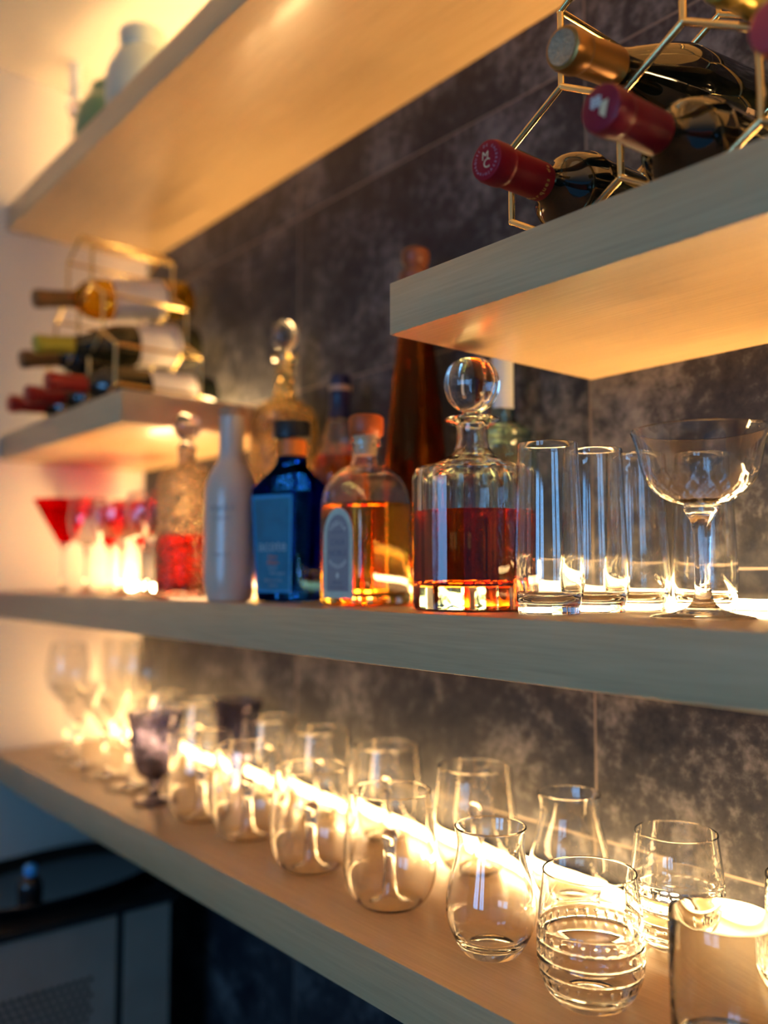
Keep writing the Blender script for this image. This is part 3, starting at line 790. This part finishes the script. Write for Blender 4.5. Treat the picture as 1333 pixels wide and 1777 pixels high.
# pale green ribbed bottle behind the decanter
t = thing('green_bottle', 'pale green ribbed glass bottle with white paper neck seal, mostly behind the crystal decanter', 'liquor bottle', (1.1350, -.0600, Z_MID), 0)
o_ = smooth_profile([(.036, .001), (.0400, .006), (.0410, .030), (.0410, .150), (.0400, .170), (.0360, .184), (.0400, .190), (.0355, .197), (.0375, .203), (.0300, .210), (.0210, .216), (.0165, .226), (.0160, .250), (.0158, .300)], 5)
lathe('bottle_glass', vessel(o_, .010, .0028), M['green'], t, 72)
lathe('stopper', [(0, .290), (.0125, .290), (.0125, .3010), (.0170, .3015), (.0170, .3180), (.0150, .3200), (0, .3205)], M['cork'], t, 40)
bm = bmesh.new(); band_bm(bm, .0166, .232, .296, radians(-80), radians(15)); from_bm('paper_seal', bm, M['pale_tape'], t, angle=60)

# ------------------------------------------------------------------ lowest shelf
G = 'stemless glasses with an inner glass spike'
def spike_glass(loc, label):
    t = thing('stemless_glass', label, 'glass', loc, 0, G)
    o_ = smooth_profile([(.0260, .0003), (.0330, .0025), (.0425, .0130), (.0485, .0300), (.0498, .0480), (.0485, .0700), (.0465, .0900), (.0448, .1080), (.0440, .1180)], 6)
    wall = .0017
    prof = [(0, .0620), (.0022, .0615), (.0036, .0585), (.0042, .0480), (.0050, .0280), (.0068, .0120), (.0120, .0040), (.0210, .0006)] + o_
    prof += lip(.0440, .1180, wall)
    prof += [(r - wall, z) for r, z in reversed(o_) if z > .005]
    prof += [(.0330, .0048), (.0210, .0026), (.0135, .0055), (.0092, .0130), (.0074, .0290), (.0066, .0490), (.0066, .0640), (.0085, .0700), (.0080, .0740), (.0055, .0765), (0, .0772)]
    lathe('glass_bowl', prof, M['spike'], t, 88)
    return t
sg = spike_glass((1.1210, -.2230, Z_LOW), 'stemless spiked glass in the front row just left of the pear shaped glasses')
for x, y, lab in ((.9740, -.2220, 'stemless spiked glass second left of the front pear shaped glass'),
                  (.8150, -.2130, 'stemless spiked glass third left of the front pear shaped glass'),
                  (.6950, -.2180, 'blurred stemless spiked glass directly right of the front purple goblet'),
                  (1.0980, -.0720, 'tall stemless spiked glass in the back row next to the back pear shaped glass'),
                  (.9300, -.0700, 'stemless spiked glass, second in the back row left of the pear shaped one'),
                  (.7760, -.0700, 'stemless spiked glass, third in the back row left of the pear shaped one'),
                  (.6420, -.0700, 'stemless spiked glass just right of the back purple goblet'),
                  (.4060, -.0700, 'blurred stemless glass just left of the back purple goblet'),
                  (.2680, -.0700, 'blurred stemless glass at the far left end of the back row')):
    dup(sg, (x, y, Z_LOW), random.random() * 6, lab, G)

def pear_glass(loc, label):
    t = thing('pear_glass', label, 'glass', loc, 0, 'pear shaped tumblers')
    o_ = smooth_profile([(.0245, .0003), (.0270, .0015), (.0330, .0100), (.0410, .0280), (.0420, .0440), (.0395, .0600), (.0345, .0780), (.0315, .0920), (.0315, .1020), (.0335, .1130)], 7)
    wall = .0016
    prof = [(0, .0018), (.018, .0012), (.0235, .0003)] + o_ + lip(.0335, .1130, wall)
    prof += [(r - wall - max(0, .02 - z) * .15, z) for r, z in reversed(o_) if z > .0135] + [(.0270, .0105), (.0140, .0085), (0, .0080)]
    lathe('glass_bowl', prof, M['glass'], t, 88)
    return t
pg = pear_glass((1.2710, -.2260, Z_LOW), 'pear shaped tumbler with flared rim in the front row')
dup(pg, (1.2380, -.0700, Z_LOW), 1, 'pear shaped tumbler with flared rim in the back row', 'pear shaped tumblers')

def cut_glass(loc, label):
    t = thing('cut_tumbler', label, 'glass', loc, 0, 'rounded tumblers cut with rings')
    o_ = smooth_profile([(.0270, .0003), (.0300, .0020), (.0370, .0110), (.0425, .0250), (.0440, .0400), (.0435, .0560), (.0415, .0760), (.0395, .0920), (.0385, .1030)], 12)
    wall = .0014
    ringz = (.0160, .0270, .0385, .0500, .0615)
    o2 = []
    for r, z in o_:
        g = sum(math.exp(-((z - q) / .0009) ** 2) for q in ringz)
        o2.append((r - .0010 * g, z))
    prof = [(0, .0022), (.020, .0016), (.0260, .0003)] + o2 + lip(.0385, .1030, wall)
    inn = [(r - wall - max(0, .02 - z) * .12, z) for r, z in reversed(o_) if z > .0125]
    prof += inn + [(.0290, .0100), (.0140, .0080), (0, .0078)]
    zz = [z for r, z in prof]
    lastout = 3 + len(o2)
    def mod(th, i, q):
        if 3 <= i < lastout:
            z = zz[i]
            for k in range(4):
                c = (ringz[k] + ringz[k + 1]) / 2
                if abs(z - c) < .0038 and k != 1:
                    ph = k * .5
                    s = abs(sin(th * 15 + ph))
                    return q - .0009 * max(0, s ** 24) * (1 - (abs(z - c) / .0038) ** 2)
        return q
    lathe('glass_bowl', prof, M['glass'], t, 240, mod=mod)
    return t
cg = cut_glass((1.3890, -.2320, Z_LOW), 'rounded tumbler with cut rings standing at the front edge of the lowest shelf')
dup(cg, (1.3720, -.0780, Z_LOW), .3, 'rounded tumbler with cut rings standing in the back row by the light strip', 'rounded tumblers cut with rings')

t = thing('old_fashioned_glass', 'thick smoky straight sided tumbler cropped by the bottom right corner', 'glass', (1.5120, -.2400, Z_LOW), 0)
o_ = [(.0350, .0002), (.0362, .0012), (.0368, .0040), (.0374, .0500), (.0380, .1040)]
lathe('glass_bowl', [(0, .001), (.030, .0006)] + o_ + [(.0376, .1050), (.0366, .1052), (.0359, .1045)] + [(.0354, .060), (.0348, .024), (.0325, .0175), (.015, .0155), (0, .0152)], M['thick'], t, 96)
t = thing('hobnail_tumbler', 'diamond cut crystal tumbler cropped at the right edge behind the smoky tumbler', 'glass', (1.5060, -.0850, Z_LOW), 0)
op = smooth_profile([(.0360, .0003), (.0375, .0020), (.0380, .0080), (.0385, .0400), (.0390, .0750), (.0385, .0960)], 14)
zz2 = [0, 0] + [z for r, z in op]
def hob(th, i, q):
    if 2 <= i < 2 + len(op):
        z = zz2[i]
        if .006 < z < .050:
            return q - .0016 * (1 - abs(sin(th * 12 + z * 330)) * abs(sin(th * 12 - z * 330)))
        if .050 <= z < .080: return q - .0009 * abs(sin(th * 12)) ** 3
    return q
lathe('glass_bowl', [(0, .0012), (.030, .0008)] + op + [(.0380, .0968), (.0372, .0966)] + [(.0365, .09), (.0355, .050), (.0345, .020), (.030, .014), (0, .0125)], M['glass'], t, 192, mod=hob)

G = 'purple cut glass goblets'
gob = stemglass('purple_goblet', 'smoky purple cut glass goblet in the front row', 'goblet', (.5720, -.2330, Z_LOW), [(.011, 0), (.024, .010), (.032, .030), (.035, .052), (.038, .078), (.0430, .100)], .036, M['purple'], G, foot=.030, wall=.002, stem_r=.0065, waist=.006)
dup(gob, (.5410, -.0700, Z_LOW), .6, 'smoky purple cut glass goblet in the back row by the wall', G)

G = 'tall wine glasses at the left end of the lowest shelf'
mg = stemglass('martini_glass', 'blurred clear martini glass in the front row nearest the front purple goblet', 'cocktail glass', (.4600, -.2250, Z_LOW), [(.005, 0), (.012, .010), (.030, .038), (.050, .070)], .078, M['glass'], 'clear martini glasses on the lowest shelf')
for x, y, lab in ((.3500, -.2200, 'blurred clear martini glass second from the front purple goblet'), (.2400, -.2250, 'blurred clear martini glass third from the front purple goblet')):
    dup(mg, (x, y, Z_LOW), 0, lab, 'clear martini glasses on the lowest shelf')
wg = stemglass('wine_glass', 'tall clear wine glass in front near the cream wall', 'wine glass', (.1250, -.2050, Z_LOW), [(.005, 0), (.022, .010), (.036, .032), (.040, .058), (.037, .085), (.032, .112)], .100, M['glass'], G)
for x, y, lab in ((.0950, -.0850, 'tall clear wine glass in the back corner against the cream wall'), (.1850, -.0850, 'tall clear wine glass in the back row one away from the cream wall')):
    dup(wg, (x, y, Z_LOW), 0, lab, G)

# ------------------------------------------------------------------ below the shelves
t = thing('side_cabinet', 'charcoal cabinet with perforated side panel and black top below the shelves', 'cabinet', (.0, 0, 0))
box('carcass', (.002, .372, -1.35, -.105, .0, .876), M['cab'], t, bev=.002)
box('top', (.002, .390, -1.36, -.100, .876, .890), M['blacktop'], t, bev=.003)
bm = bmesh.new()
box_bm(bm, .372, .379, -.190, -.108, .02, .875); box_bm(bm, .372, .379, -1.34, -.205, .02, .875, 0)
pn = from_bm('side_panel', bm, M['cab'], t, smooth=False)
bm = bmesh.new(); box_bm(bm, .3722, .3745, -.204, -.191, .02, .874); from_bm('groove', bm, M['cab_dark'], t, smooth=False)
bm = bmesh.new()
for r_ in range(6):
    for c_ in range(46):
        y = -.250 - c_ * .0125 - (r_ % 2) * .00625; z = .780 - r_ * .0125
        bmesh.ops.create_cone(bm, cap_ends=True, segments=8, radius1=.0040, radius2=.0040, depth=.0016, matrix=Matrix.Translation((.3793, y, z)) @ Matrix.Rotation(pi / 2, 4, 'Y'))
from_bm('perforations', bm, M['cab_dark'], t, smooth=False)['kind'] = 'stuff'
t = thing('serving_tray', 'black glossy oval tray lying on the charcoal cabinet', 'tray', (.215, -.250, .890), .25)
bm = bmesh.new(); loft_bm(bm, [(0, 0, 2, 1, 1), (0, .12, 2, .9, 1.5), (.004, .135, 2, .9, 1.5), (.022, .15, 2, .9, 1.5), (.024, .149, 2, .9, 1.5), (.008, .132, 2, .9, 1.5), (.004, .11, 2, .9, 1.5), (.004, 0, 2, 1, 1)], 48)
from_bm('pan', bm, M['tray'], t)
t = thing('blue_glint_stand_in', 'added dark bottle whose painted blue cap stands in for a reflection on the black tray', 'bottle', (.285, -.320, .8942), 0)  # added piece; its blue top stands in for a blurred reflection on the tray
lathe('body', smooth_profile([(0, 0), (.018, .0005), (.020, .004), (.020, .030), (.014, .040), (.008, .044), (0, .045)], 4), M['tray'], t, 32)
lathe('cap', smooth_profile([(0, .044), (.009, .0445), (.011, .050), (.010, .060), (0, .064)], 4), M['blue_glint'], t, 32)  # blue reflection put into the colour of this top

# ------------------------------------------------------------------ light, world, camera
world = bpy.data.worlds.new('World'); SC.world = world; world.use_nodes = True
bg = world.node_tree.nodes['Background']; bg.inputs[0].default_value = (.17, .50, 1.0, 1); bg.inputs[1].default_value = .22

yaw, pit = .689995, .0690170
cd = bpy.data.cameras.new('Camera'); cam = bpy.data.objects.new('Camera', cd); COL.objects.link(cam)
cam.location = (1.862928, -.843459, 1.45); cam.rotation_euler = (pi / 2 + pit, 0, pi / 2 - yaw)
cd.sensor_width = 36; cd.lens = 1543.62 / 1777 * 36; cd.clip_start = .02
cd.dof.use_dof = True; cd.dof.focus_distance = .775; cd.dof.aperture_fstop = 2.0
SC.camera = cam

SC.view_settings.view_transform = 'Standard'; SC.view_settings.look = 'None'
SC.view_settings.exposure = 0; SC.view_settings.gamma = 1; SC.view_settings.use_curve_mapping = False
cy = SC.cycles
cy.max_bounces = 20; cy.diffuse_bounces = 4; cy.glossy_bounces = 6; cy.transmission_bounces = 20; cy.transparent_max_bounces = 40
cy.caustics_reflective = False; cy.caustics_refractive = True
cy.sample_clamp_indirect = 16; cy.sample_clamp_direct = 0; cy.blur_glossy = .15
cy.use_denoising = True
try: cy.denoiser = 'OPENIMAGEDENOISE'
except Exception: pass
